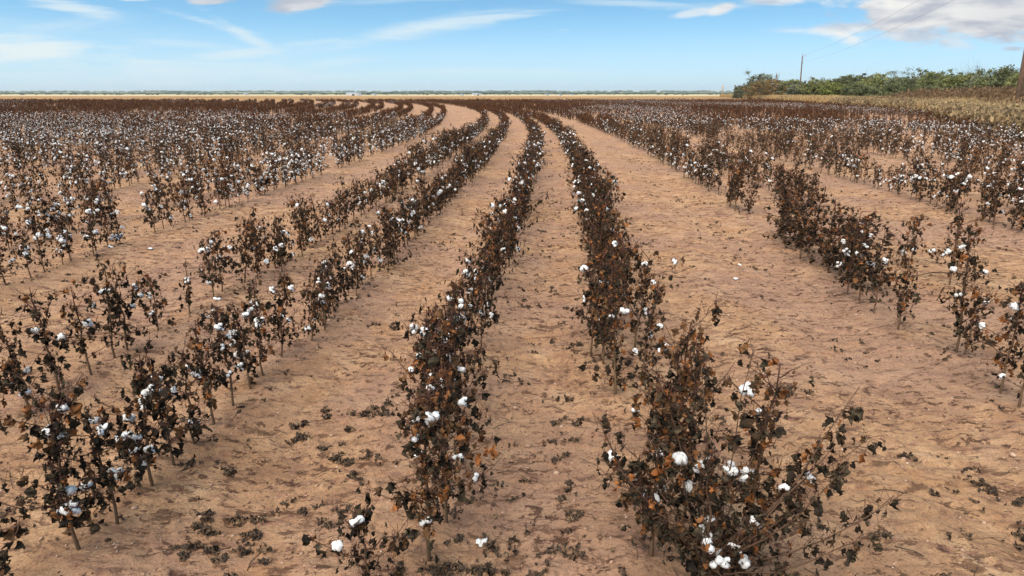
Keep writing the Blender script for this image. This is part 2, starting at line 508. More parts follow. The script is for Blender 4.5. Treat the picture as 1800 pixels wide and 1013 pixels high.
def ico(sub):
    import bmesh
    bm = bmesh.new(); bmesh.ops.create_icosphere(bm, subdivisions=sub, radius=1)
    V = np.array([v.co[:] for v in bm.verts]); F = np.array([[v.index for v in f.verts] for f in bm.faces]); bm.free()
    return V, F


ICO = {k: ico(k) for k in (1, 2, 3)}


def lock_geo(buf, rng, c, rad, sub, stretch=1.3):
    V, F = ICO[sub]
    d = rng.normal(size=3); d[2] = abs(d[2]) + .6; d /= np.linalg.norm(d)
    lump = 1 + .13 * np.sin(V @ rng.normal(size=3) * 3.5 + rng.uniform(0, 6)) + .09 * np.sin(V @ rng.normal(size=3) * 7 + rng.uniform(0, 6))
    if sub == 3:
        for fq, am in ((11, .05), (17, .04), (27, .03)): lump = lump + am * np.sin(V @ rng.normal(size=3) * fq + rng.uniform(0, 6))
    W_ = V * lump[:, None]
    W_ = W_ + np.outer(W_ @ d, d) * (stretch - 1)
    buf.add(W_ * rad + c, None, F)


def boll_geo(rng, sub=2, kind=0):
    """an open cotton boll: four or five fluffy locks spreading from its base"""
    b = Buf()
    nlk = rng.integers(3, 6) if kind != 1 else 2
    a0 = rng.uniform(0, 6.28)
    for k in range(nlk):
        a_ = a0 + k * 6.283 / nlk + rng.normal() * .15
        r = .0155 * rng.uniform(.85, 1.15)
        c = np.array([math.cos(a_) * .0165, math.sin(a_) * .0165, rng.uniform(-.004, .010)])
        if kind == 2 and k % 2: c[2] -= .018
        lock_geo(b, rng, c, r, sub, rng.uniform(1.15, 1.6))
    if kind == 0: lock_geo(b, rng, np.array([0, 0, .007]), .014, sub, 1.0)
    return b


def bur_geo(rng):
    b = Buf()
    a0 = rng.uniform(0, 6.28)
    for k in range(5):
        a_ = a0 + k * 6.283 / 5 + rng.normal() * .12
        d = np.array([math.cos(a_), math.sin(a_), 0]); s_ = np.array([-d[1], d[0], 0])
        rr = [0, .014, .027, .038 + rng.uniform(-.004, .006)]; zz = [-.020, -.019, -.008, .004 + rng.uniform(-.01, .006)]; ww = [.003, .011, .010, .001]
        V = []
        for r_, z_, w_ in zip(rr, zz, ww):
            for e in (-1, 0, 1):
                V.append(d * r_ + s_ * w_ * e + [0, 0, z_ + (0.003 if e else 0)] + rng.normal(size=3) * .0012)
        q = []
        for r_ in range(3):
            for e in range(2):
                q.append([r_ * 3 + e, r_ * 3 + e + 1, r_ * 3 + e + 4, r_ * 3 + e + 3])
        b.add(V, q, None, rng.uniform(.1, .8))
    b.tube([[0, 0, -.045], [0, 0, -.018]], [.0016, .0035], 5, .3)
    return b


RNG = np.random.default_rng(7)
boll_meshes = [boll_geo(RNG, 3, k % 3).build('cotton_boll', M['cotton'], smooth=True, link=False).data for k in range(7)]
bur_meshes = [bur_geo(RNG).build('bur', M['bur'], link=False).data for k in range(4)]


def rot_dir(az, el):
    return np.array([math.cos(az) * math.cos(el), math.sin(az) * math.cos(el), math.sin(el)])


def cotton_plant(seed, H=.65, spread=.22, dens=1.0, rust=.3, lod=0, extra=None, low=.15, leafsize=1.0):
    """returns stem Buf, foliage Buf, boll sites"""
    rng = np.random.default_rng(seed)
    st, fo = Buf(), Buf()
    ns = {0: 6, 1: 4, 2: 3}[lod]
    k = 8
    zz = np.linspace(0, H, k)
    lean = rng.normal(size=2) * .07 * H
    zig = rng.normal(size=(k, 2)) * .006
    main = np.stack([lean[0] * (zz / H) ** 1.4 + zig[:, 0], lean[1] * (zz / H) ** 1.4 + zig[:, 1], zz], -1)
    main[0, :2] = 0; main[0, 2] = -.03
    r0 = .0080 * (.6 + H * .6) * (1.0 if lod < 2 else 1.3)
    st.tube(main, np.linspace(r0, r0 * .28, k), ns, np.linspace(0, .95, k).repeat(ns).tolist() + [.95, 0.])
    def on_main(f):
        return np.array([np.interp(f * H, zz, main[:, c]) for c in range(2)] + [f * H])
    branches = []
    nb = max(5, int(H * 22 * min(dens, 1.3)))
    az = rng.uniform(0, 6.28)
    for b_ in range(nb):
        f = low + (0.96 - low) * (b_ + rng.uniform(0, .6)) / nb
        az += 2.4 + rng.normal() * .35
        ln = spread * (1.05 - .70 * (f - low)) * min(1.65, rng.gamma(3.2, .27) + .12)
        el = R(rng.uniform(18, 62))
        branches.append((on_main(f), rot_dir(az, el) * ln, f, .0026))
    for e in (extra or []):
        f, tip, rad = e
        p = on_main(f)
        branches.append((p, np.array(tip) - p, f, rad))
    leafp, leaft, sites = [], [], []
    npnt = {0: 6, 1: 4, 2: 3}[lod]
    def leaf_at(p, f, nmax):
        for _ in range(nmax):
            a_ = rng.uniform(0, 6.28); pl = rng.uniform(.012, .062) * leafsize
            q1 = p + rot_dir(a_, R(rng.uniform(5, 60))) * pl
            q2 = q1 + np.array([rng.normal() * .007, rng.normal() * .007, -rng.uniform(.004, .050)])
            if lod == 0 or (lod == 1 and rng.random() < .5):
                st.tube([p, q1, q2], [.0011, .0009, .0007], 3, .9, cap=False)
            leafp.append(q2)
            r_ = rng.random()
            tt = rng.beta(1.5, 4.2) * .75
            if r_ < rust * (.35 + .9 * f): tt = rng.uniform(.55, 1.0)
            leaft.append(tt)
    for p, d, f, rad in branches:
        ln = np.linalg.norm(d)
        s_ = np.linspace(0, 1, npnt)
        up = np.array([0, 0, 1.0])
        arch = rng.uniform(-.10, .05) * ln
        pts = p + s_[:, None] * d + (np.sin(s_ * math.pi) * arch)[:, None] * up + rng.normal(size=(npnt, 3)) * .006 * (s_ > 0)[:, None]
        rr = np.linspace(rad, rad * .4, npnt) * (1 if lod < 2 else 1.4)
        st.tube(pts, rr, 4 if lod == 0 else 3, .55 + .35 * f, cap=(lod == 0))
        step = {0: .034, 1: .042, 2: .060}[lod]
        nn = max(2, int(ln / step))
        for q in range(nn):
            sq = (q + rng.uniform(.3, 1.0)) / nn
            pp = p + d * sq + up * math.sin(sq * math.pi) * arch
            cnt = rng.integers(1, 5) if dens > 1.27 else rng.integers(0, 4) if dens > .8 else rng.integers(0, 3)
            if rad > .003: cnt = rng.integers(1, 5)
            leaf_at(pp, f, cnt)
            if f < .80 and sq < .85 and rng.random() < .30 and (rad < .0035 or sq < .62):
                j_ = np.append(rng.normal(size=2) * .012, abs(rng.normal()) * .006)
                if lod < 2: st.tube([pp - d / (ln + 1e-6) * .01, pp + j_], [.0018, .0022], 3, .7, cap=False)
                sites.append((pp + j_, d / (ln + 1e-6), f))
    for q in range(int(H * 26)):
        f = rng.uniform(low + .05, 1.0)
        leaf_at(on_main(f), f, rng.integers(1, 3))
    leafp = np.array(leafp); leaft = np.array(leaft)
    leafp[:, 2] = np.maximum(leafp[:, 2], .06)
    if lod == 0:
        leaves_mesh(fo, rng, leafp, (.013 + .030 * rng.random(len(leafp)) ** 1.2 + .014 * (rng.random(len(leafp)) < .12)) * leafsize, leaft, 6, 4, crumple=.20)
    elif lod == 1:
        leaves_mesh(fo, rng, leafp, rng.uniform(.020, .046, len(leafp)) * leafsize, leaft, 3, 3, crumple=.2)
    else:
        leaves_mesh(fo, rng, leafp, rng.uniform(.032, .064, len(leafp)) * leafsize, leaft, 3, 2, crumple=.25)
    rng.shuffle(sites)
    return st, fo, sites


# ------------------------------------------------------------------ where the plants stand
prng = np.random.default_rng(21)
# row index k -> offset
def row_planted(k):          # k=0 : row just right of centre ; elsewhere two rows, then a skip
    if k > 0: return k % 3 != 1
    if k <= -4: return k % 3 != 2
    return True
ROWNAME = {0: 'row right of the centre furrow', -1: 'centre row', -2: 'first row left of centre row', -3: 'second row left of centre row',
           2: 'second row right of centre', 3: 'third row right of centre', -5: 'third row left of centre row', -6: 'fourth row left of centre row',
           5: 'fourth row right of centre', 6: 'fifth row right of centre', -8: 'fifth row left of centre row'}
OFF = {0: .74, -1: -.24, -2: -1.44, -3: -2.50, 2: 2.96, 3: 4.02, -5: -4.75, -6: -5.83}
def off(k): return OFF.get(k, .74 + k * PITCH)

def edge_x(y):
    return np.interp(y, [0, 10, 25.6, 40, 71, 117, 190, 400], [9, 12, 18.7, 26, 37.5, 48, 63, 110])


plants = []     # x, y, row, H, spread, explicit spec or None
def P_(x, y, k, H, sp, **kw): plants.append(dict(x=x, y=y, k=k, H=H, sp=sp, hero=True, **kw))
# measured individual plants at the near ends of the rows
P_(.68, 1.98, 0, .58, .34, seed=501, dens=.95, bolls=16, rust=.22, low=.12,
   extra=[(.10, (.53, .20, .70), .0062), (.16, (.42, .10, .52), .0048), (.12, (-.40, .06, .66), .0058), (.2, (-.22, -.12, .42), .0045),
          (.15, (.30, -.05, .45), .004), (.3, (.14, .18, .86), .0045), (.25, (-.05, .1, .82), .004), (.2, (.36, -.14, .60), .004), (.24, (-.34, -.10, .56), .0035), (.2, (.1, -.2, .5), .003), (.2, (-.1, -.22, .44), .003), (.22, (.62, .25, .48), .0036), (.15, (.64, .02, .40), .0042), (.12, (.48, -.12, .34), .0038), (.1, (-.16, .22, .72), .004),
          (.14, (.28, .30, .60), .004), (.2, (-.30, .22, .50), .004)])
P_(.52, 2.16, 0, .70, .24, seed=502, dens=1.2, bolls=4, rust=.5)
P_(.90, 2.26, 0, .80, .20, seed=503, dens=1.0, bolls=4, rust=.7)
P_(.70, 2.40, 0, .78, .24, seed=504, dens=1.2, bolls=2, rust=.6)
P_(.64, 2.62, 0, .80, .22, seed=505, dens=1.1, bolls=2, rust=.5)
P_(.74, 2.86, 0, .60, .20, seed=506, dens=1.0, bolls=4, rust=.3)
P_(-.50, 1.97, -1, .38, .17, seed=511, dens=1.5, bolls=3, rust=.35, low=.08)
P_(-.31, 2.18, -1, .74, .17, seed=512, dens=1.3, bolls=6, rust=.55, low=.2, extra=[(.55, (.24, .03, .50), .0026), (.35, (-.22, -.04, .33), .003)])
P_(-.27, 2.42, -1, .70, .22, seed=513, dens=1.0, bolls=3, rust=.4)
P_(-.30, 2.66, -1, .76, .23, seed=514, dens=1.1, bolls=4, rust=.4, extra=[(.5, (-.26, .06, .66), .0028)])
P_(-.24, 2.90, -1, .80, .23, seed=515, dens=1.2, bolls=3, rust=.35)
P_(-1.78, 1.98, -2, .34, .22, seed=521, dens=1.1, bolls=2, rust=.2)
P_(-1.66, 2.23, -2, .62, .23, seed=522, dens=1.3, bolls=7, rust=.25, extra=[(.35, (-.30, -.10, .30), .004), (.5, (.02, .05, .72), .0035)])
P_(-1.62, 2.41, -2, .50, .20, seed=523, dens=1.0, bolls=2, rust=.3)
P_(-1.61, 2.68, -2, .62, .21, seed=524, dens=1.3, bolls=9, rust=.25, extra=[(.30, (-.26, -.30, .66), .0042)])
P_(-1.60, 2.86, -2, .55, .20, seed=525, dens=1.1, bolls=5, rust=.25)
P_(-1.58, 3.27, -2, .58, .20, seed=526, dens=1.05, bolls=2, rust=.35)
P_(-1.57, 3.49, -2, .60, .21, seed=527, dens=1.15, bolls=6, rust=.2)
P_(-1.55, 3.92, -2, .60, .21, seed=528, dens=1.15, bolls=5, rust=.25)
P_(-1.59, 3.06, -2, .50, .19, seed=530, dens=1.0, bolls=2, rust=.3)
P_(-1.55, 3.71, -2, .54, .20, seed=531, dens=1.1, bolls=4, rust=.3)
P_(-1.54, 4.22, -2, .58, .21, seed=529, dens=1.15, bolls=5, rust=.25)
for q, (x_, y_, H_, b_) in enumerate([(-2.68, 3.22, .50, 1), (-2.65, 3.41, .56, 3), (-2.65, 3.66, .62, 1), (-2.62, 3.92, .58, 2), (-2.62, 4.18, .64, 3), (-2.61, 4.32, .58, 3),
                                       (-2.60, 4.71, .44, 6), (-2.53, 5.07, .42, 1), (-2.54, 5.53, .52, 5), (-2.55, 5.73, .56, 5)]):
    P_(x_, y_, -3, H_, .06 if q == 7 else .21, seed=540 + q, dens=.5 if q == 7 else 1.0, bolls=b_, rust=.3)
for q, (x_, y_, H_, s_, b_) in enumerate([(2.83, 3.46, .74, .24, 3), (2.85, 3.64, .70, .22, 3), (3.02, 4.24, .46, .13, 0), (3.00, 4.29, .86, .27, 4),
                                           (2.87, 4.77, .56, .16, 0), (2.89, 5.16, .34, .12, 0), (2.90, 5.42, .62, .26, 2), (2.90, 5.63, .66, .30, 5)]):
    P_(x_, y_, 2, H_, s_, seed=560 + q, dens=1.1, bolls=b_, rust=.35, low=.15)
for q, (x_, y_, H_, s_, b_) in enumerate([(4.01, 5.99, .80, .26, 5), (3.97, 6.72, .50, .16, 1), (4.15, 6.86, .48, .2, 1)]):
    P_(x_, y_, 3, H_, s_, seed=575 + q, dens=1.0, bolls=b_, rust=.4)

START = {0: 3.62, -1: 3.1, -2: 4.5, -3: 5.95, 2: 5.8, 3: 9.8, -5: 4.4, -6: 4.5}
GAPS = {2: [(8.25, 9.75)], -5: [(7.75, 8.05)], -3: [(7.3, 7.45)], -6: [(9.6, 10.1)], 5: [(0, 8.2)], 3: [(7.2, 9.8)]}
def bollness(x, y, k):
    """how much open cotton there is in this part of the field"""
    nz = float(fbm(np.array([x * .22 + 3]), np.array([y * .10 + 9]), 2, 5)[0])
    v = .40 + (nz - .5) * 2.6
    if k in (0, -1) and 7.0 < y < 12: v += .5
    if k == 0 and y < 6.5: v -= .12
    if k < -4 and 6 < y < 42: v += .55
    if k > 4 and 7 < y < 30: v += .35
    if y > 60: v *= .55
    return max(0.0, v)

plist = []
for k in range(-230, 90):
    if not row_planted(k): continue
    y0 = START.get(k, 1.3 + abs(k) * .06)
    y1 = 146.0 + 3 * math.sin(k * .7)
    sp = .215
    y = y0 + .02
    fac = math.sqrt(1)
    ylist = []
    while y < y1:
        ylist.append(y)
        y += (sp * (.82 if k in (0, -1, -2, -3) else 1.0) if y < 40 else .26 if y < 90 else .36) * prng.uniform(.65, 1.4)
    ya = np.array(ylist)
    xa = curve_c(ya) + off(k) * np.sqrt(1 + slope_c(ya) ** 2) + prng.normal(size=len(ya)) * np.where((ya < 12) & (k in (0, 2)), .085, .045)
    if k < -4:
        tt = np.clip((ya - 22) / 38, 0, 1); xa = xa - .8 * tt * tt * (3 - 2 * tt)
    keep = (np.abs(xa) < .80 * (ya + 1.0) + 1.6)
    keep &= xa < edge_x(ya)
    miss = fbm(xa * .35 + 50, ya * .55, 2, 61)
    keep &= (miss < .71) | ((abs(k + .5) < 1) & (ya < 30)) | ((k == 2) & (ya < 8.4)) | ((k == -2) & (ya < 14))
    keep &= prng.random(len(ya)) > .05
    # bare places seen in the photo
    for (bx, by, rx, ry) in [(23.1, 41.5, 2.6, 6.5), (13.4, 24.6, 2.2, 1.9), (5.4, 11.9, .55, .8), (-8.4, 12.2, 1.1, .5), (16.5, 23.5, 1.7, 1.4)]:
        keep &= ((xa - bx) / rx) ** 2 + ((ya - by) / ry) ** 2 > 1
    for ga, gb in GAPS.get(k, []):
        keep &= ~((ya > ga) & (ya < gb))
    for x_, y_ in zip(xa[keep], ya[keep]): plist.append((x_, y_, k))
plist = np.array(plist)
print('plants in the field', len(plist))


def in_view(x, y, top=.7):
    dx = x; dy = y
    p = R(16.05)
    zc = dy * math.cos(p) + (EYE - .3) * math.sin(p)
    return abs(dx) < (900 / 1194) * zc + .18 and zc > 0


dist = np.hypot(plist[:, 0], plist[:, 1])
order = np.argsort(dist)
N_IND = 300 - len(plants)
ind, rest = [], []
for q in order:
    x_, y_, k_ = plist[q]
    if len(ind) < N_IND and in_view(x_, y_): ind.append(q)
    else: rest.append(q)

# ------------------------------------------------------------------ individual plants
NUMW = ['no', 'one', 'two', 'three', 'four', 'five', 'six', 'seven', 'eight', 'nine', 'ten', 'eleven', 'twelve', 'thirteen', 'fourteen', 'fifteen', 'sixteen']
protos = []
for q in range(30):
    H = [.46, .55, .62, .70, .78, .66][q % 6]
    protos.append((H, cotton_plant(900 + q, H, [.16, .20, .24, .22][q % 4], [.95, 1.1, 1.25][q % 3], [.15, .28, .45][q % 3], 0, low=[.08, .15, .22, .06, .12][q % 5])))
proto_mesh = [None] * len(protos)

for q in ind:
    x_, y_, k_ = plist[q]; k_ = int(k_)
    base = .55 if k_ <= -2 else .72 if k_ == 0 else .66 if k_ == -1 else .72
    big = .88 + .30 * float(fbm(np.array([x_ * .6 + 9]), np.array([y_ * .5]), 2, 33)[0])
    H = base * big * (.74 + .32 * prng.random() ** 1.3)
    plants.append(dict(x=x_, y=y_, k=k_, H=H, sp=None, hero=False))

plants.sort(key=lambda p: (p['k'], p['y']))
count_in_row = {}
GROUP = 'withered cotton plants standing in rows on the sandy field'
for p in plants:
    k_ = p['k']; count_in_row[k_] = count_in_row.get(k_, 0) + 1
    idx = count_in_row[k_]
    rng = np.random.default_rng(int(abs(p['x']) * 1000) + int(p['y'] * 777))
    root = bpy.data.objects.new('cotton_plant', None); COL.objects.link(root)
    root.empty_display_size = .1
    gz = float(ground_z(p['x'], p['y']))
    root.location = (p['x'], p['y'], gz)
    if p['hero']:
        st, fo, sites = cotton_plant(p['seed'], p['H'], p['sp'], p['dens'], p['rust'], 0, p.get('extra'), p.get('low', .15))
        st.build('stem', M['stem'], root); fo.build('foliage', M['leaf'], root)
        nb = p['bolls']; rust = p['rust']; sc = 1.0
    else:
        pi = int(rng.integers(0, len(protos)))
        # nearest height among three draws
        c3 = rng.integers(0, len(protos), 3); pi = int(min(c3, key=lambda c: abs(protos[c][0] - p['H'])))
        H0, (st, fo, sites) = protos[pi]
        if proto_mesh[pi] is None:
            so = st.build('stem', M['stem'], root); fo_ = fo.build('foliage', M['leaf'], root)
            proto_mesh[pi] = (so, fo_)
        else:
            for src in proto_mesh[pi]:
                c = src.copy(); c.parent = root; COL.objects.link(c)
        sc = p['H'] / H0
        wd_ = 1.05 if k_ == 0 else .85 if k_ == -1 else 1.5 if (k_ == 2 and p['y'] < 8.3) else 1.2 if k_ > 1 else 1.0 if k_ in (-1, 2) else 1.0
        root.scale = (sc * wd_, sc * wd_, sc)
        root.rotation_euler = (rng.normal() * .05, rng.normal() * .05, rng.uniform(0, 6.28))
        rust = [.2, .35, .55][pi % 3]
        v = bollness(p['x'], p['y'], k_)
        nb = int(min(9, rng.poisson(v * 5.0)))
    got = 0
    dense = p['y'] < 6.0
    for (sp_, dr, f) in sites:
        if got >= nb: break
        bo = bpy.data.objects.new('cotton_boll', boll_meshes[int(rng.integers(0, len(boll_meshes)))])
        COL.objects.link(bo); bo.parent = root
        dr = dr + np.array([0, 0, .25]) + rng.normal(size=3) * .35
        bo.location = Vector(sp_) + Vector(dr).normalized() * .02
        bo.rotation_euler = Vector(dr).to_track_quat('Z', 'X').to_euler()
        bs = rng.uniform(.55, .92) / (sc if not p['hero'] else 1) * (1.0 if p['y'] < 5 else 1.08)
        bo.scale = (bs, bs, bs * rng.uniform(.9, 1.15))
        if dense:
            bu = bpy.data.objects.new('bur', bur_meshes[int(rng.integers(0, len(bur_meshes)))])
            COL.objects.link(bu); bu.parent = bo
        got += 1
    tall = 'tall' if p['H'] > .72 else 'short' if p['H'] < .5 else 'middling'
    tone = 'rusty' if rust > .45 else 'blackened' if rust < .3 else 'brown'
    ordw = {1: '1st', 2: '2nd', 3: '3rd'}.get(idx % 10, '%dth' % idx) if idx < 4 else \
        '%d%s' % (idx, {1: 'st', 2: 'nd', 3: 'rd'}.get(idx % 10, 'th') if idx % 100 not in (11, 12, 13) else 'th')
    rn = ROWNAME.get(k_, 'row %d places %s of centre row' % (abs(k_), 'left' if k_ < 0 else 'right'))
    lab = '%s %s cotton plant, %s bolls, %s in %s' % (tall, tone, NUMW[min(got, 16)], ordw, rn)
    if k_ == 0 and idx == 1:
        lab = 'widest cotton bush with long bare outstretched branches and many white bolls, nearest the viewer'
    if k_ == -1 and idx == 1:
        lab = 'smallest dark cotton plant cut by the lower edge, nearest in the centre row'
    tag(root, lab, 'cotton plant', GROUP)
print('individual plants', len(plants), {k: v for k, v in count_in_row.items()})

# ------------------------------------------------------------------ the rest of the field: one object with instanced plants

def scatter(name, pts, variant, rotz, scl, sources, label, collection_name):
    """one object whose points carry copies of the source meshes"""
    coll = bpy.data.collections.new(collection_name)
    for o in sources: coll.objects.link(o)
    me = bpy.data.meshes.new(name)
    me.vertices.add(len(pts)); me.vertices.foreach_set('co', np.asarray(pts, np.float32).ravel())
    a = me.attributes.new('variant', 'INT', 'POINT'); a.data.foreach_set('value', np.asarray(variant, np.int32))
    a = me.attributes.new('turn', 'FLOAT_VECTOR', 'POINT')
    rv = np.zeros((len(pts), 3), np.float32); rv[:, 2] = rotz
    rr = np.random.default_rng(3); rv[:, 0] = rr.normal(size=len(pts)) * .06; rv[:, 1] = rr.normal(size=len(pts)) * .06
    a.data.foreach_set('vector', rv.ravel())
    a = me.attributes.new('size', 'FLOAT_VECTOR', 'POINT')
    scl = np.asarray(scl, np.float32)
    if scl.ndim == 1: scl = np.stack([scl] * 3, -1)
    a.data.foreach_set('vector', scl.ravel())
    o = bpy.data.objects.new(name, me); COL.objects.link(o)
    ng = bpy.data.node_groups.new(name + '_scatter', 'GeometryNodeTree')
    ng.interface.new_socket('Geometry', in_out='INPUT', socket_type='NodeSocketGeometry')
    ng.interface.new_socket('Geometry', in_out='OUTPUT', socket_type='NodeSocketGeometry')
    N = NT(ng)
    gi = N.new('NodeGroupInput'); go = N.new('NodeGroupOutput')
    m2p = N.new('GeometryNodeMeshToPoints')
    iop = N.new('GeometryNodeInstanceOnPoints')
    ci = N.new('GeometryNodeCollectionInfo')
    ci.inputs['Collection'].default_value = coll
    ci.inputs['Separate Children'].default_value = True
    ci.inputs['Reset Children'].default_value = True
    def attr(nm, typ):
        q = N.new('GeometryNodeInputNamedAttribute', data_type=typ); q.inputs['Name'].default_value = nm
        return q.outputs['Attribute']
    N.l.new(gi.outputs[0], m2p.inputs['Mesh'])
    N.l.new(m2p.outputs[0], iop.inputs['Points'])
    N.l.new(ci.outputs[0], iop.inputs['Instance'])
    iop.inputs['Pick Instance'].default_value = True
    N.l.new(attr('variant', 'INT'), iop.inputs['Instance Index'])
    e2r = N.new('FunctionNodeEulerToRotation'); N.l.new(attr('turn', 'FLOAT_VECTOR'), e2r.inputs[0])
    N.l.new(e2r.outputs[0], iop.inputs['Rotation'])
    N.l.new(attr('size', 'FLOAT_VECTOR'), iop.inputs['Scale'])
    N.l.new(iop.outputs[0], go.inputs[0])
    md = o.modifiers.new('scatter', 'NODES'); md.node_group = ng
    tag(o, label, None, None, 'stuff')
    return o


def merged_variant(name, seed, H, spread, dens, rust, lod, nb, big=1.0):
    st, fo, sites = cotton_plant(seed, H, spread, dens, rust, lod)
    rng = np.random.default_rng(seed + 5)
    V = []; F3 = []; F4 = []; T = []; MI = []
    n0 = 0
    bo = Buf()
    for (sp_, dr, f) in sites[:nb]:
        for e in range(3 if lod == 1 else 2):
            lock_geo(bo, rng, sp_ + rng.normal(size=3) * .012 * big, .0152 * big * rng.uniform(.8, 1.15), 1 if lod == 2 else 2 if lod == 1 else 2, 1.2)
    me_parts = [(st, 0), (fo, 1)] + ([(bo, 2)] if bo.n else [])
    qv, qm, tv, tm = [], [], [], []
    for b_, mi in me_parts:
        V.append(np.vstack(b_.v)); T.append(np.concatenate(b_.t))
        if b_.q: a_ = np.vstack(b_.q) + n0; qv.append(a_); qm.append(np.full(len(a_), mi))
        if b_.tr: a_ = np.vstack(b_.tr) + n0; tv.append(a_); tm.append(np.full(len(a_), mi))
        n0 += b_.n
    F = []; mi = []
    if qv: F.append(np.vstack(qv)); mi += qm
    if tv: F.append(np.vstack(tv)); mi += tm
    o = mesh_obj(name, np.vstack(V), F, None, None, np.concatenate(T), False, None, False)
    for m_ in (M['stem'], M['leaf_far'] if lod == 2 else M['leaf'], M['cotton']): o.data.materials.append(m_)
    o.data.polygons.foreach_set('material_index', np.concatenate(mi).astype(np.int32))
    return o


srcs = []
NB = [0, 3, 7, 13]
for lod in (1, 2):
    for bi in NB:
        for r_ in range(4):
            H = [.60, .66, .72, .56][r_]
            srcs.append(merged_variant('distant_cotton_plant.%03d' % len(srcs), 1500 + len(srcs), H, .24 if lod == 1 else .27, 1.1, [.12, .22, .32, .42][r_] + (.16 if lod == 2 else 0), lod, bi, 1.0 if lod == 1 else 1.25))
rp = plist[rest]
variant = np.zeros(len(rp), int); size = np.zeros((len(rp), 3)); turn = prng.uniform(0, 6.28, len(rp))
nzb = fbm(rp[:, 0] * .10 + 3, rp[:, 1] * .045 + 9, 3, 5)
nz2 = fbm(rp[:, 0] * .5 + 3, rp[:, 1] * .3 + 9, 2, 55)
v = .34 + (nzb - .5) * 3.2 + (nz2 - .5) * .8
kk = rp[:, 2]
v = np.where((kk < -4) & (rp[:, 1] < 45), v + .30, v)
v = np.where((kk > 1) & (rp[:, 1] < 34), v + .30, v)
v = np.where(np.isin(kk, (0, -1)) & (rp[:, 1] < 24), v + .40, v)
v = v - np.clip((rp[:, 1] - 34) / 30, 0, 1) * np.where(kk < -4, .50, .36)
lvl = np.clip(np.floor(v * 3.0 + prng.random(len(rp)) * 1.1), 0, 3).astype(int)
variant = np.where(rp[:, 1] < 30, 0, 16) + lvl * 4 + prng.integers(0, 4, len(rp))
hsz = prng.uniform(.75, 1.15, len(rp)) * (.78 + .40 * fbm(rp[:, 0] * .35, rp[:, 1] * .25, 2, 33)) * 1.05
hsz = hsz * np.interp(rp[:, 1], [14, 30, 50, 80], [.93, .86, .78, .76])
wz = np.where(rp[:, 1] > 26, .92, 1.08)
size = np.stack([hsz * wz, hsz * wz, hsz], -1)
pz = ground_z(rp[:, 0], rp[:, 1])
scatter('cotton_crop', np.stack([rp[:, 0], rp[:, 1], pz], -1), variant, turn, size, srcs,
        'mass of withered cotton filling the field behind the nearest plants', 'distant_cotton')

# ------------------------------------------------------------------ litter on the soil
lrng = np.random.default_rng(99)
lp = []; ls = []; lt = []
CL = [(-1.06, 2.32, .13, 34), (-1.19, 2.47, .05, 12), (-1.1, 3.3, .12, 12), (-.7, 4.2, .14, 14), (.2, 4.4, .12, 12), (-1.0, 4.9, .15, 12), (.3, 5.4, .15, 12), (-.91, 2.49, .12, 26), (-.99, 3.13, .10, 16), (-.83, 3.49, .10, 20), (-.80, 3.40, .06, 10), (-.85, 2.93, .06, 12), (-1.36, 2.43, .07, 8),
      (-1.51, 2.86, .05, 8), (-1.36, 2.83, .03, 6), (.28, 3.6, .05, 8), (.28, 3.32, .07, 12), (.26, 2.43, .02, 4), (-.02, 3.85, .08, 10), (-.13, 2.27, .06, 8),
      (-.06, 2.16, .07, 12), (.2, 2.2, .04, 5), (2.19, 2.71, .04, 6), (1.71, 3.68, .06, 10), (.3, 2.95, .06, 8), (.24, 3.1, .05, 6), (.26, 2.7, .05, 7), (-1.0, 2.2, .1, 6),
      (-.27, 2.12, .08, 14), (1.05, 2.55, .05, 6), (1.9, 3.0, .05, 4), (-.75, 2.75, .03, 4)]
def clump(cx, cy, n_, sp_, tb=.6):
    for _ in range(n_):
        lp.append((cx + lrng.normal() * sp_, cy + lrng.normal() * sp_ * .7)); ls.append(lrng.uniform(.007, .025)); lt.append(lrng.beta(1.4, 3.5) * tb)
for cx, cy, sg, nn in CL:
    for _ in range(max(2, nn // 3)):
        clump(cx + lrng.normal() * sg, cy + lrng.normal() * sg * .55, int(lrng.integers(7, 20)), lrng.uniform(.009, .022), 1.1)
for k in range(-12, 12):
    for _ in range(330 if -3 <= k <= 1 else 220):
        yy = 2.0 + 22 * lrng.random() ** 1.6
        xx = float(curve_c(yy)) + .74 + (k + .5) * PITCH + lrng.normal() * .20
        if abs(xx) > .8 * yy + 1.2 or fbm(np.array([xx * 2.0]), np.array([yy * 1.2]), 2, 8)[0] < .50: continue
        clump(xx, yy, int(lrng.integers(1, 8)), lrng.uniform(.006, .022), .9)
for p in plants:
    for _ in range(3):
        clump(p['x'] + lrng.normal() * .11, p['y'] + lrng.normal() * .09, int(lrng.integers(1, 5)), .012, .9)
for _ in range(1100):
    yy = 1.6 + 14 * lrng.random() ** 1.3; xx = lrng.uniform(-1, 1) * (.8 * yy + 1)
    lp.append((xx, yy)); ls.append(lrng.uniform(.006, .016)); lt.append(lrng.beta(1.3, 3))
lp = np.array(lp); ls = np.array(ls)
lz = ground_z(lp[:, 0], lp[:, 1])
fb = Buf()
leaves_mesh(fb, lrng, np.stack([lp[:, 0], lp[:, 1], lz + ls * .25 + .002 + lrng.random(len(lp)) * .010], -1), ls * 1.05, np.array(lt), 5, 4, flat=True, crumple=.26)
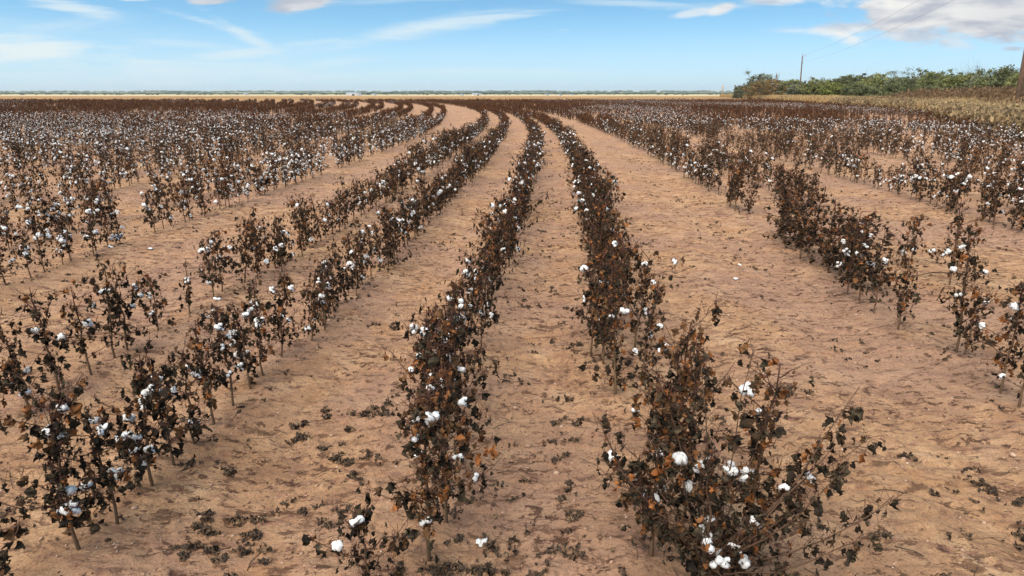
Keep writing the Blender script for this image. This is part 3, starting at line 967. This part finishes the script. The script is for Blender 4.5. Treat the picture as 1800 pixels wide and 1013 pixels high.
for _ in range(420):
    yy = 1.7 + 9 * lrng.random() ** 1.5; xx = lrng.uniform(-1, 1) * (.8 * yy + .8)
    a_ = lrng.uniform(0, 3.14); ln = lrng.uniform(.03, .16)
    pts = []
    for s_ in (-.5, -.15, .2, .5):
        qx = xx + math.cos(a_) * ln * s_ + lrng.normal() * .004; qy = yy + math.sin(a_) * ln * s_ + lrng.normal() * .004
        pts.append((qx, qy, float(ground_z(qx, qy)) + .003 + lrng.random() * .005))
    fb.tube(pts, lrng.uniform(.0009, .0019), 4, lrng.uniform(.1, .75))
o = fb.build('fallen_leaves', M['litter'])
tag(o, 'crumpled dark leaves and twigs strewn over the sandy soil', None, None, 'stuff')

# loose soil crumbs
cb = Buf()
V0, F0 = ICO[1]
for _ in range(5200):
    yy = 1.7 + 10 * lrng.random() ** 1.7; xx = lrng.uniform(-1, 1) * (.8 * yy + .6)
    r_ = lrng.uniform(.0022, .0075) * (1 + .12 * yy)
    if lrng.random() < .03: r_ *= 2
    sq = lrng.uniform(.5, 1.3, 3) * [1, 1, .6]
    cb.add(V0 * (1 + lrng.normal(size=(len(V0), 1)) * .2) * r_ * sq + [xx, yy, float(0)], None, F0, lrng.random())
VV = np.vstack(cb.v)
cent = np.array([q.mean(0) for q in cb.v])
cz = ground_z(cent[:, 0], cent[:, 1]).repeat([len(q) for q in cb.v])
cb.v = [VV + np.stack([cz * 0, cz * 0, cz + .001], -1)]
M['crumb'] = tint_mat('soil_crumb', [(0, (.15, .085, .06)), (.4, (.27, .16, .11)), (.8, (.40, .26, .18)), (1, (.52, .38, .28))], .95, .1, 50)
o = cb.build('soil_clods', M['crumb'])
tag(o, 'small clods and crumbs of soil scattered between the rows', None, None, 'stuff')

for q, (x_, y_, s_, lab) in enumerate([
        (-4.5, 7.45, 1.5, 'white cotton boll fallen on bare soil by the third row left'),
        (-4.06, 7.45, 1.2, 'small white fallen cotton boll alone on bare soil right of the pair of fallen ones'),
        (-2.47, 5.45, 1.6, 'large fallen cotton tuft at the foot of the second row left'),
        (-2.36, 4.98, 1.1, 'fallen cotton tuft beside a thin bare broken branch left of centre'),
        (-.12, 2.30, 1.1, 'fallen cotton lint among dark leaves right of the nearest centre stem'),
        (2.35, 6.8, 1.1, 'fallen cotton lock on the bare strip right of centre, farther one'),
        (2.1, 6.15, 1.0, 'fallen cotton lock on the bare strip right of centre, nearer one')]):
    o = bpy.data.objects.new('fallen_cotton_boll', boll_meshes[(q * 2 + 1) % 7]); COL.objects.link(o)
    o.location = (x_, y_, float(ground_z(x_, y_)) + .012); s_ *= .75; o.scale = (s_, s_ * .8, s_ * .5); o.rotation_euler = (.2, .1, q)
    tag(o, lab, 'cotton boll', 'cotton bolls dropped on the soil')

def branch_on_ground(x0, y0, ln, az, label, rad=.004):
    b_ = Buf(); pts = []
    for s_ in np.linspace(0, 1, 8):
        qx = x0 + math.cos(az) * ln * s_ + lrng.normal() * .012; qy = y0 + math.sin(az) * ln * s_ + lrng.normal() * .012
        pts.append((qx, qy, float(ground_z(qx, qy)) + rad + .03 * math.sin(s_ * 3.1)))
    b_.tube(pts, np.linspace(rad, rad * .4, 8), 5, .3)
    for w_ in (2, 4, 5):
        p0 = np.array(pts[w_]); a2 = az + (.7 if w_ % 2 else -.7)
        b_.tube([p0, p0 + [math.cos(a2) * ln * .13, math.sin(a2) * ln * .13, .03], p0 + [math.cos(a2) * ln * .24, math.sin(a2) * ln * .24, .015]], [rad * .5, rad * .4, rad * .3], 4, .6)
    o = b_.build('fallen_branch', M['stem'])
    tag(o, label, 'branch', 'broken branches lying on the soil')
branch_on_ground(-2.5, 5.05, .55, -.5, 'thin bare broken branch lying beside the lone upright plant left of centre')
branch_on_ground(-3.25, 4.55, .55, .15, 'bare grey branch lying on the soil behind the second row left', .006)
branch_on_ground(2.60, 4.72, .38, .05, 'straight thin stick lying at the foot of the row right of the bare strip', .003)
branch_on_ground(3.8, 6.35, .75, -.25, 'long forked dead branch lying between two sparse plants in the right rows', .008)
branch_on_ground(1.75, 2.30, .40, -.35, 'thin pale twig lying on bare soil right of the widest bush', .0025)

# ------------------------------------------------------------------ verge of dry grass and weeds

def tuft(name, seed, n_, h, spread, mat, blade=.012, seedheads=False, wide=.5):
    rng = np.random.default_rng(seed); b_ = Buf()
    for _ in range(n_):
        a_ = rng.uniform(0, 6.28); r_ = spread * math.sqrt(rng.random())
        p = np.array([math.cos(a_) * r_, math.sin(a_) * r_, 0]); hh = h * rng.uniform(.5, 1.1)
        le = np.array([math.cos(a_ + rng.normal()) , math.sin(a_ + rng.normal()), 0]) * hh * wide * rng.random()
        s_ = rot_dir(rng.uniform(0, 6.28), 0) * blade * rng.uniform(.6, 1.4)
        pts = [p, p + le * .3 + [0, 0, hh * .55], p + le + [0, 0, hh]]
        V = []
        for w_, q in zip((1, .9, .15), pts): V += [q - s_ * w_, q + s_ * w_]
        t_ = rng.random()
        b_.add(V, [[0, 1, 3, 2], [2, 3, 5, 4]], None, t_)
        if seedheads:
            for _2 in range(5):
                c = p + (le * .7 + [0, 0, hh * .75]) * rng.uniform(.55, 1.3) + rng.normal(size=3) * .05
                d1 = rng.normal(size=3) * .045; d2 = rng.normal(size=3) * .045
                b_.add([c, c + d1, c + d1 + d2, c + d2], [[0, 1, 2, 3]], None, rng.random())
    return b_.build(name, mat, link=False)


gsrc = [tuft('grass_tuft.%03d' % q, 300 + q, 60, .65, .22, M['grass'], .010) for q in range(3)]
wsrc = [tuft('weed_clump.%03d' % q, 310 + q, 46, .75, .26, M['weed'], .009, True, .6) for q in range(3)]
rsrc = [tuft('tall_weed.%03d' % q, 320 + q, 44, 1.25, .34, M['rustweed'], .009, True, .4) for q in range(3)]
vr = np.random.default_rng(5)
gp, wp, rp2 = [], [], []
for _ in range(36000):
    yy = 14 + 290 * vr.random() ** 1.3
    wd = 13 + .19 * yy
    dd = wd * vr.random()
    xx = float(edge_x(yy)) + .3 + dd + math.sin(yy * .13) * .8
    nz = float(fbm(np.array([xx * .13]), np.array([yy * .09]), 2, 71)[0])
    if (nz > .47 and dd < 12) or vr.random() < .22: gp.append((xx, yy))
    elif dd > 2.5 and yy < 85 and nz < .66: rp2.append((xx, yy, dd))
    else: wp.append((xx, yy))
def z_of(a): a = np.array(a)[:, :2]; return np.column_stack([a, ground_z(a[:, 0], a[:, 1])])
gp_, wp_, rp_ = z_of(gp), z_of(wp), z_of(rp2)
scatter('dry_grass', gp_, vr.integers(0, 3, len(gp_)), vr.uniform(0, 6.28, len(gp_)), vr.uniform(.9, 2.0, len(gp_)), gsrc, 'golden dry grass growing along the right edge of the cotton', 'grass_tufts')
scatter('dry_weeds', wp_, vr.integers(0, 3, len(wp_)), vr.uniform(0, 6.28, len(wp_)), vr.uniform(.8, 1.5, len(wp_)), wsrc, 'grey brown dry weeds along the right edge of the cotton', 'weed_clumps')
scatter('tall_weeds', rp_, vr.integers(0, 3, len(rp_)), vr.uniform(0, 6.28, len(rp_)), vr.uniform(.7, 1.15, len(rp_)) * np.clip(.55 + np.array([q[2] for q in rp2]) * .13, .6, 1.55), rsrc, 'tall rust brown weeds banked in front of the trees at far right', 'tall_weeds_set')

# ------------------------------------------------------------------ trees

def tree_mesh(seed, H, Wd, sparse=False, low=.08, bare=False, face=.16, n_cl=95):
    rng = np.random.default_rng(seed)
    tr, cr = Buf(), Buf()
    tips = []
    nst = rng.integers(2, 5)
    for s_ in range(nst):
        az = s_ * 6.28 / nst + rng.normal() * .4
        d = rot_dir(az, R(rng.uniform(55, 78)))
        p = np.zeros(3); pts = [p - [0, 0, .2]]
        L = H * rng.uniform(.45, .62)
        for q in range(5):
            p = p + d * L / 5 + rng.normal(size=3) * .05 * L / 3
            pts.append(p.copy())
        rad = .028 * H * (.6 if nst > 2 else .8)
        tr.tube(pts, np.linspace(rad, rad * .45, 6), 6, .3)
        for b_ in range(7):
            f = rng.integers(2, 6); a2 = rng.uniform(0, 6.28)
            d2 = rot_dir(a2, R(rng.uniform(10, 65))); d2[:2] *= Wd / H * 1.5
            l2 = H * rng.uniform(.25, .45); p0 = pts[f]
            m1 = p0 + d2 * l2 * .5 + rng.normal(size=3) * .1; e1 = p0 + d2 * l2 + [0, 0, l2 * .15]
            tr.tube([p0, m1, e1], [rad * .4, rad * .25, rad * .1], 4, .3)
            tips.append(e1); tips.append(m1)
            for b3 in range(3 if not bare else 6):
                t2 = e1 + rng.normal(size=3) * .13 * H * [1, 1, .7] + [0, 0, .05 * H]
                tr.tube([m1 if b3 % 2 else e1, (m1 + t2) / 2 + rng.normal(size=3) * .05, t2], [rad * .16, rad * .10, rad * .05], 3, .4)
                tips.append(t2)
    tips = np.array(tips)
    tips[:, 0] = np.clip(tips[:, 0], -Wd * .56, Wd * .56); tips[:, 1] = np.clip(tips[:, 1], -Wd * .56, Wd * .56)
    tips[:, 2] = np.clip(tips[:, 2], .1 * H, H * .97)
    cent = [tips[rng.integers(0, len(tips))] for _ in range(int(n_cl * (.5 if sparse or bare else .22)))]
    if not sparse:
        for _ in range(int(n_cl * 1.25)):
            a_ = rng.uniform(0, 6.28); rr = math.sqrt(rng.random()) * Wd * .5
            zc = (low + (.93 - low) * rng.random() ** .75) * H * (1 - .32 * (rr / (Wd * .5)) ** 2.5)
            cent.append(np.array([math.cos(a_) * rr, math.sin(a_) * rr, zc]))
    cent = np.array(cent)
    if bare: cent = cent[:6]
    for c in cent:
        nf = rng.integers(26, 46); sg = rng.uniform(.10, .24) * (H / 5) ** .6
        C = c + rng.normal(size=(nf, 3)) * sg * [1.35, 1.35, .8]
        C[:, 2] = np.maximum(C[:, 2], .1)
        A = rng.normal(size=(nf, 3)); A /= np.linalg.norm(A, axis=1)[:, None]
        B = np.cross(A, rng.normal(size=(nf, 3))); B /= np.linalg.norm(B, axis=1)[:, None]
        fs = face * rng.uniform(.5, 1.2, (nf, 1))
        V = np.stack([C - A * fs, C + B * fs * .5, C + A * fs, C - B * fs * .5], 1).reshape(-1, 3)
        Q = np.arange(nf * 4).reshape(-1, 4)
        tnt = np.clip(rng.uniform(.1, .9) + rng.normal(size=nf) * .15, 0, 1)
        cr.add(V, Q, None, np.repeat(tnt, 4))
    return tr, cr


def put_tree(px, top, Y, wpx, kind, colr, name, cat, label, seed, group='trees along the right edge of the cotton'):
    a_, e_ = pxa(px, top)
    a0, _ = pxa(px, 168)
    x = a0 * Y; H = EYE + e_ * Y; Wd = wpx / 1194.0 * Y * .96
    root = bpy.data.objects.new(name, None); COL.objects.link(root)
    root.location = (x, Y, float(ground_z(x, Y)))
    tr, cr = tree_mesh(seed, H, Wd, sparse=kind == 'sparse', bare=kind == 'bare', low=.06, face=.11 + Y * .0004, n_cl={'sparse': 75, 'bare': 10, 'bush': 190, 'tree': 180}[kind])
    tr.build('trunk', M['bark'], root)
    c = cr.build('crown', M['crown'], root); c.color = (*colr, 1)
    tag(root, label, cat, group)


OL = (.20, .205, .075); DG = (.135, .145, .066); GG = (.175, .18, .11); RU = (.20, .135, .055); BR = (.200, .215, .060); LG = (.180, .190, .075)
T = [
 (1298, 153, 300, 12, 'tree', GG, 'tiny grey green tree standing left of the tall grey tree'),
 (1313, 150, 290, 22, 'bush', GG, 'low grey green bush at the far left end of the tree line'),
 (1336, 129, 262, 38, 'tree', GG, 'grey green tree rising above the rusty bush at left end'),
 (1352, 140, 245, 74, 'bush', RU, 'rounded rust and yellow bush in front of the grey green tree'),
 (1390, 141, 240, 34, 'bush', OL, 'small olive tree between the rusty bush and the thin tall pole'),
 (1412, 146, 215, 46, 'bush', GG, 'low greyish thicket tree at the foot of the thin tall pole'),
 (1440, 139, 210, 52, 'bush', OL, 'broad olive tree directly right of the thin tall pole'),
 (1468, 146, 190, 40, 'bush', BR, 'bright yellow green low tree right of the thin tall pole'),
 (1482, 130, 205, 38, 'tree', DG, 'dark scraggly topped tree behind the bright low tree'),
 (1512, 131, 200, 44, 'tree', DG, 'dark uneven tree left of the widest olive tree'),
 (1545, 130, 185, 64, 'bush', OL, 'widest rounded olive tree in the middle of the line'),
 (1590, 116, 195, 56, 'sparse', DG, 'open topped dark tree standing highest above the middle of the line'),
 (1583, 137, 165, 50, 'bush', DG, 'dense dark tree under the open topped tall one'),
 (1612, 130, 175, 40, 'tree', GG, 'dull green tree just right of the open topped tall one'),
 (1640, 125, 158, 46, 'tree', LG, 'rounded light green tree with a notch of sky on its right'),
 (1668, 133, 150, 40, 'bush', OL, 'olive tree beneath the leafless grey tree, left side'),
 (1692, 127, 148, 44, 'tree', OL, 'round olive tree under the leafless grey tree'),
 (1704, 112, 155, 26, 'bare', GG, 'leafless grey tree poking above the green crowns'),
 (1722, 134, 140, 40, 'tree', GG, 'grey green tree right of the leafless one'),
 (1742, 126, 135, 46, 'tree', LG, 'fresh green tree behind the banked rusty weeds'),
 (1765, 117, 128, 50, 'tree', DG, 'tall leaning green tree left of the thick brown pole'),
 (1796, 124, 118, 44, 'tree', OL, 'green tree behind the thick brown pole'),
 (1840, 122, 112, 60, 'bush', OL, 'green tree past the thick brown pole at the picture edge'),
 (1515, 149, 160, 56, 'bush', DG, 'low dark understory bush before the scraggly dark trees'),
 (1610, 150, 145, 60, 'bush', DG, 'low dark understory bush before the middle trees'),
 (1680, 152, 132, 60, 'bush', DG, 'low dark understory bush beneath the leafless tree'),
]
for q, (px, top, Y, wpx, kind, colr, lab) in enumerate(T):
    Y *= .72; wpx *= 1.22; top -= 3
    put_tree(px, top, Y, wpx, kind, colr, 'tree' if kind in ('tree', 'sparse', 'bare') else 'bush_tree', 'tree', lab, 4000 + q)
put_tree(1294, 164, 330, 14, 'bush', (.42, .42, .06), 'bush', 'bush', 'low bright yellow bush on pale ground left of the tree line', 4100, group=None)

# ------------------------------------------------------------------ utility poles and wires

def pole(x, Y, H, r, lean, label, arms=True, band=False, group='wooden poles of the power line'):
    root = bpy.data.objects.new('utility_pole', None); COL.objects.link(root)
    root.location = (x, Y, float(ground_z(x, Y))); root.rotation_euler = (0, lean, 0)
    b_ = Buf(); b_.tube([(0, 0, -.3), (0, 0, H * .3), (0, 0, H * .7), (0, 0, H)], [r, r * .92, r * .78, r * .68], 14, .3)
    b_.build('shaft', M['pole'], root, smooth=True)
    if arms:
        b_ = Buf(); b_.tube([(0, 0, H - .1), (.25, 0, H + .05), (.75, 0, H + .02)], .045, 6); b_.tube([(0, 0, H - .75), (.7, 0, H - .05)], .03, 5)
        b_.tube([(0, 0, H + .0), (0, 0, H + .35)], .03, 5)
        b_.build('bracket', M['metal'], root)
        for xx, zz in ((.75, H + .02), (0, H + .30), (.25, H - 1.6)):
            b_ = Buf(); b_.tube([(xx, 0, zz), (xx, 0, zz + .1), (xx, 0, zz + .13), (xx, 0, zz + .24)], [.05, .09, .05, .07], 8)
            b_.build('insulator', M['metal'], root)
        b_ = Buf(); b_.box((.18, 0, H - 1.6), (.4, .08, .08)); b_.build('lower_arm', M['metal'], root)
    if band:
        b_ = Buf(); b_.tube([(0, 0, 1.0), (0, 0, 1.06)], r * 1.02, 14); b_.build('band', M['barnwhite'], root)
    tag(root, label, 'utility pole', group)
    return root


pole(30.86, 43, 10.6, .165, -.015, 'thick brown wooden pole at the right edge of the picture', True, True)
pole(66.38, 163, 9.7, .16, -.035, 'thin tall dark utility pole with bracket standing before the olive trees')
pole(66.9, 180, 6.2, .15, 0, 'shorter utility pole before the rusty bush with a pale brace', True)
M['paledry'] = plain('pale_dry_wood', (.40, .30, .20), (.50, .39, .27), 4)
b_ = Buf(); b_.tube([(64.0, 178.5, -.1), (65.3, 179, 1.7), (66.6, 179.5, 3.5)], [.08, .07, .06], 8, 0)
o = b_.build('brace_pole', M['paledry']); tag(o, 'pale slanting brace pole leaning up toward the shorter pole', 'brace')
root = bpy.data.objects.new('utility_pole', None); COL.objects.link(root); root.location = (119, 400, float(ground_z(119, 400)))
b_ = Buf(); b_.tube([(0, 0, -.3), (0, 0, 6.2)], [.42, .30], 10); b_.build('shaft', M['paledry'], root)
b_ = Buf(); b_.box((0, 0, 4.6), (2.6, .16, .2)); b_.build('crossarm', M['paledry'], root)
tag(root, 'pale far post with a crossarm on sandy ground left of all trees', 'utility pole')

def wire(p, q, sag, label, r=.010):
    p = np.array(p, float); q = np.array(q, float); s_ = np.linspace(0, 1, 25)
    pts = p + (q - p) * s_[:, None]; pts[:, 2] -= sag * 4 * s_ * (1 - s_)
    b_ = Buf(); b_.tube(pts, r, 5); o = b_.build('power_line', M['wire'])
    tag(o, label, 'power line', 'wires between the thick pole and the thin tall pole')
wire((30.7, 43, 10.9), (66.1, 163, 9.95), .9, 'upper overhead wire crossing the grey cloud')
wire((31.4, 43, 9.7), (66.7, 163, 8.5), .9, 'lower overhead wire crossing the grey cloud')

# ------------------------------------------------------------------ far buildings, wood

def barn(px, Y, L, D, H, rz, label, wall='barnwhite', roof='barnroof', lean=False, name='barn'):
    a_, _ = pxa(px, 168); x = a_ * Y
    root = bpy.data.objects.new(name, None); COL.objects.link(root); root.location = (x, Y, float(ground_z(x, Y))); root.rotation_euler = (0, 0, rz)
    b_ = Buf(); hw = H * .72
    V = []
    for sx in (-L / 2, L / 2):
        V += [(sx, -D / 2, 0), (sx, D / 2, 0), (sx, D / 2, hw), (sx, 0, H * .97), (sx, -D / 2, hw)]
    b_.add(V, [[0, 5, 9, 4], [1, 2, 7, 6], [0, 1, 6, 5]], None); b_.add(V, [[0, 4, 2, 1], [5, 6, 7, 9]], [[4, 3, 2], [9, 7, 8]])
    b_.build('walls', M[wall], root)
    b_ = Buf(); o_ = .5; rt = .18
    for sgn in (-1, 1):
        e = np.array([[-L / 2 - o_, 0, H], [L / 2 + o_, 0, H], [L / 2 + o_, sgn * (D / 2 + o_), hw - .15], [-L / 2 - o_, sgn * (D / 2 + o_), hw - .15]])
        e2 = e + [0, 0, rt]
        b_.add(np.vstack([e, e2]), [[0, 1, 2, 3], [4, 7, 6, 5], [0, 4, 5, 1], [1, 5, 6, 2], [2, 6, 7, 3], [3, 7, 4, 0]])
    b_.build('roof', M[roof], root)
    b_ = Buf(); b_.box((L * .12, -D / 2 - .03, hw * .36), (L * .22, .08, hw * .72)); b_.build('door', M['opening'], root)
    for wx in (-.32, .38):
        b_ = Buf(); b_.box((L * wx, -D / 2 - .03, hw * .55), (L * .06, .08, hw * .2)); b_.build('window', M['opening'], root)
    tag(root, label, 'building', 'farm buildings on the far plain')

barn(622, 1200, 23, 12, 5.4, -.35, 'largest far white barn with blue grey roof, left of centre')
barn(838, 1250, 15, 9, 4.0, .2, 'far low shed with a pale roof, right of the largest barn')
barn(659, 1350, 9, 7, 3.0, .1, 'small white far shed just right of the largest barn')
barn(433, 1500, 9, 6, 3.6, 0, 'lone small white far house left of the largest barn')
barn(812, 1300, 7, 5, 2.6, .1, 'tiny far white shed immediately left of the pale roofed shed')
barn(962, 1300, 7, 5, 2.6, 0, 'tiny far shed, leftmost of three right of centre')
barn(984, 1310, 6, 5, 2.4, .3, 'tiny far shed, middle of three right of centre')
barn(1005, 1320, 5, 4, 2.2, 0, 'tiny far shed, rightmost of three right of centre')

def wood_band(name, Y0, Y1, n_, h0, h1, x0, x1, label, seed, mat='farwood'):
    rng = np.random.default_rng(seed); b_ = Buf(); V0, F0 = ICO[2]
    for _ in range(n_):
        Y = rng.uniform(Y0, Y1); x = rng.uniform(x0, x1) * Y
        nz = float(fbm(np.array([x * .004]), np.array([Y * .002]), 2, seed)[0])
        h = (h0 + (h1 - h0) * rng.random()) * (.5 + nz) * .45; w_ = h * rng.uniform(1.4, 3.2)
        V = V0 * (1 + rng.normal(size=(len(V0), 1)) * .16) * [w_, w_ * .8, h * .55] + [x, Y, float(ground_z(x, Y)) + h * .45]
        b_.add(V, None, F0, np.clip(rng.normal(.45, .25) + V0[:, 2] * .1, 0, 1))
    o = b_.build(name, M[mat]); tag(o, label, None, None, 'stuff')
wood_band('far_wood', 2700, 3600, 1900, 7, 15, -1.0, 1.0, 'dark green far wood forming a thin line along the horizon', 11)
wood_band('far_scrub', 1500, 2300, 380, 2.0, 4.5, -1.0, .9, 'low scrub in broken lines on the far plain', 12)
wood_band('far_hill_wood', 5600, 6600, 900, 10, 20, -.9, 1.0, 'pale blue green wood on the faint rise at the horizon', 13)
# ------------------------------------------------------------------ air
def haze_box(x0, x1, y0, y1, z0, z1, density):
    b_ = Buf(); b_.box(((x0 + x1) / 2, (y0 + y1) / 2, (z0 + z1) / 2), (x1 - x0, y1 - y0, z1 - z0))
    mt = bpy.data.materials.new('haze_air'); mt.use_nodes = True; mt.node_tree.nodes.clear(); n_ = NT(mt.node_tree)
    o_ = n_.new('ShaderNodeOutputMaterial'); v_ = n_.new('ShaderNodeVolumePrincipled')
    v_.inputs['Color'].default_value = (.95, .98, 1.0, 1); v_.inputs['Density'].default_value = density; v_.inputs['Anisotropy'].default_value = .2
    n_.l.new(v_.outputs[0], o_.inputs['Volume'])
    o = b_.build('haze', mt); tag(o, 'thin pale blue air over the whole plain', None, None, 'stuff')
haze_box(-15000, 15000, -60, 8400, -9, 60, 0.00007)
print('done building')
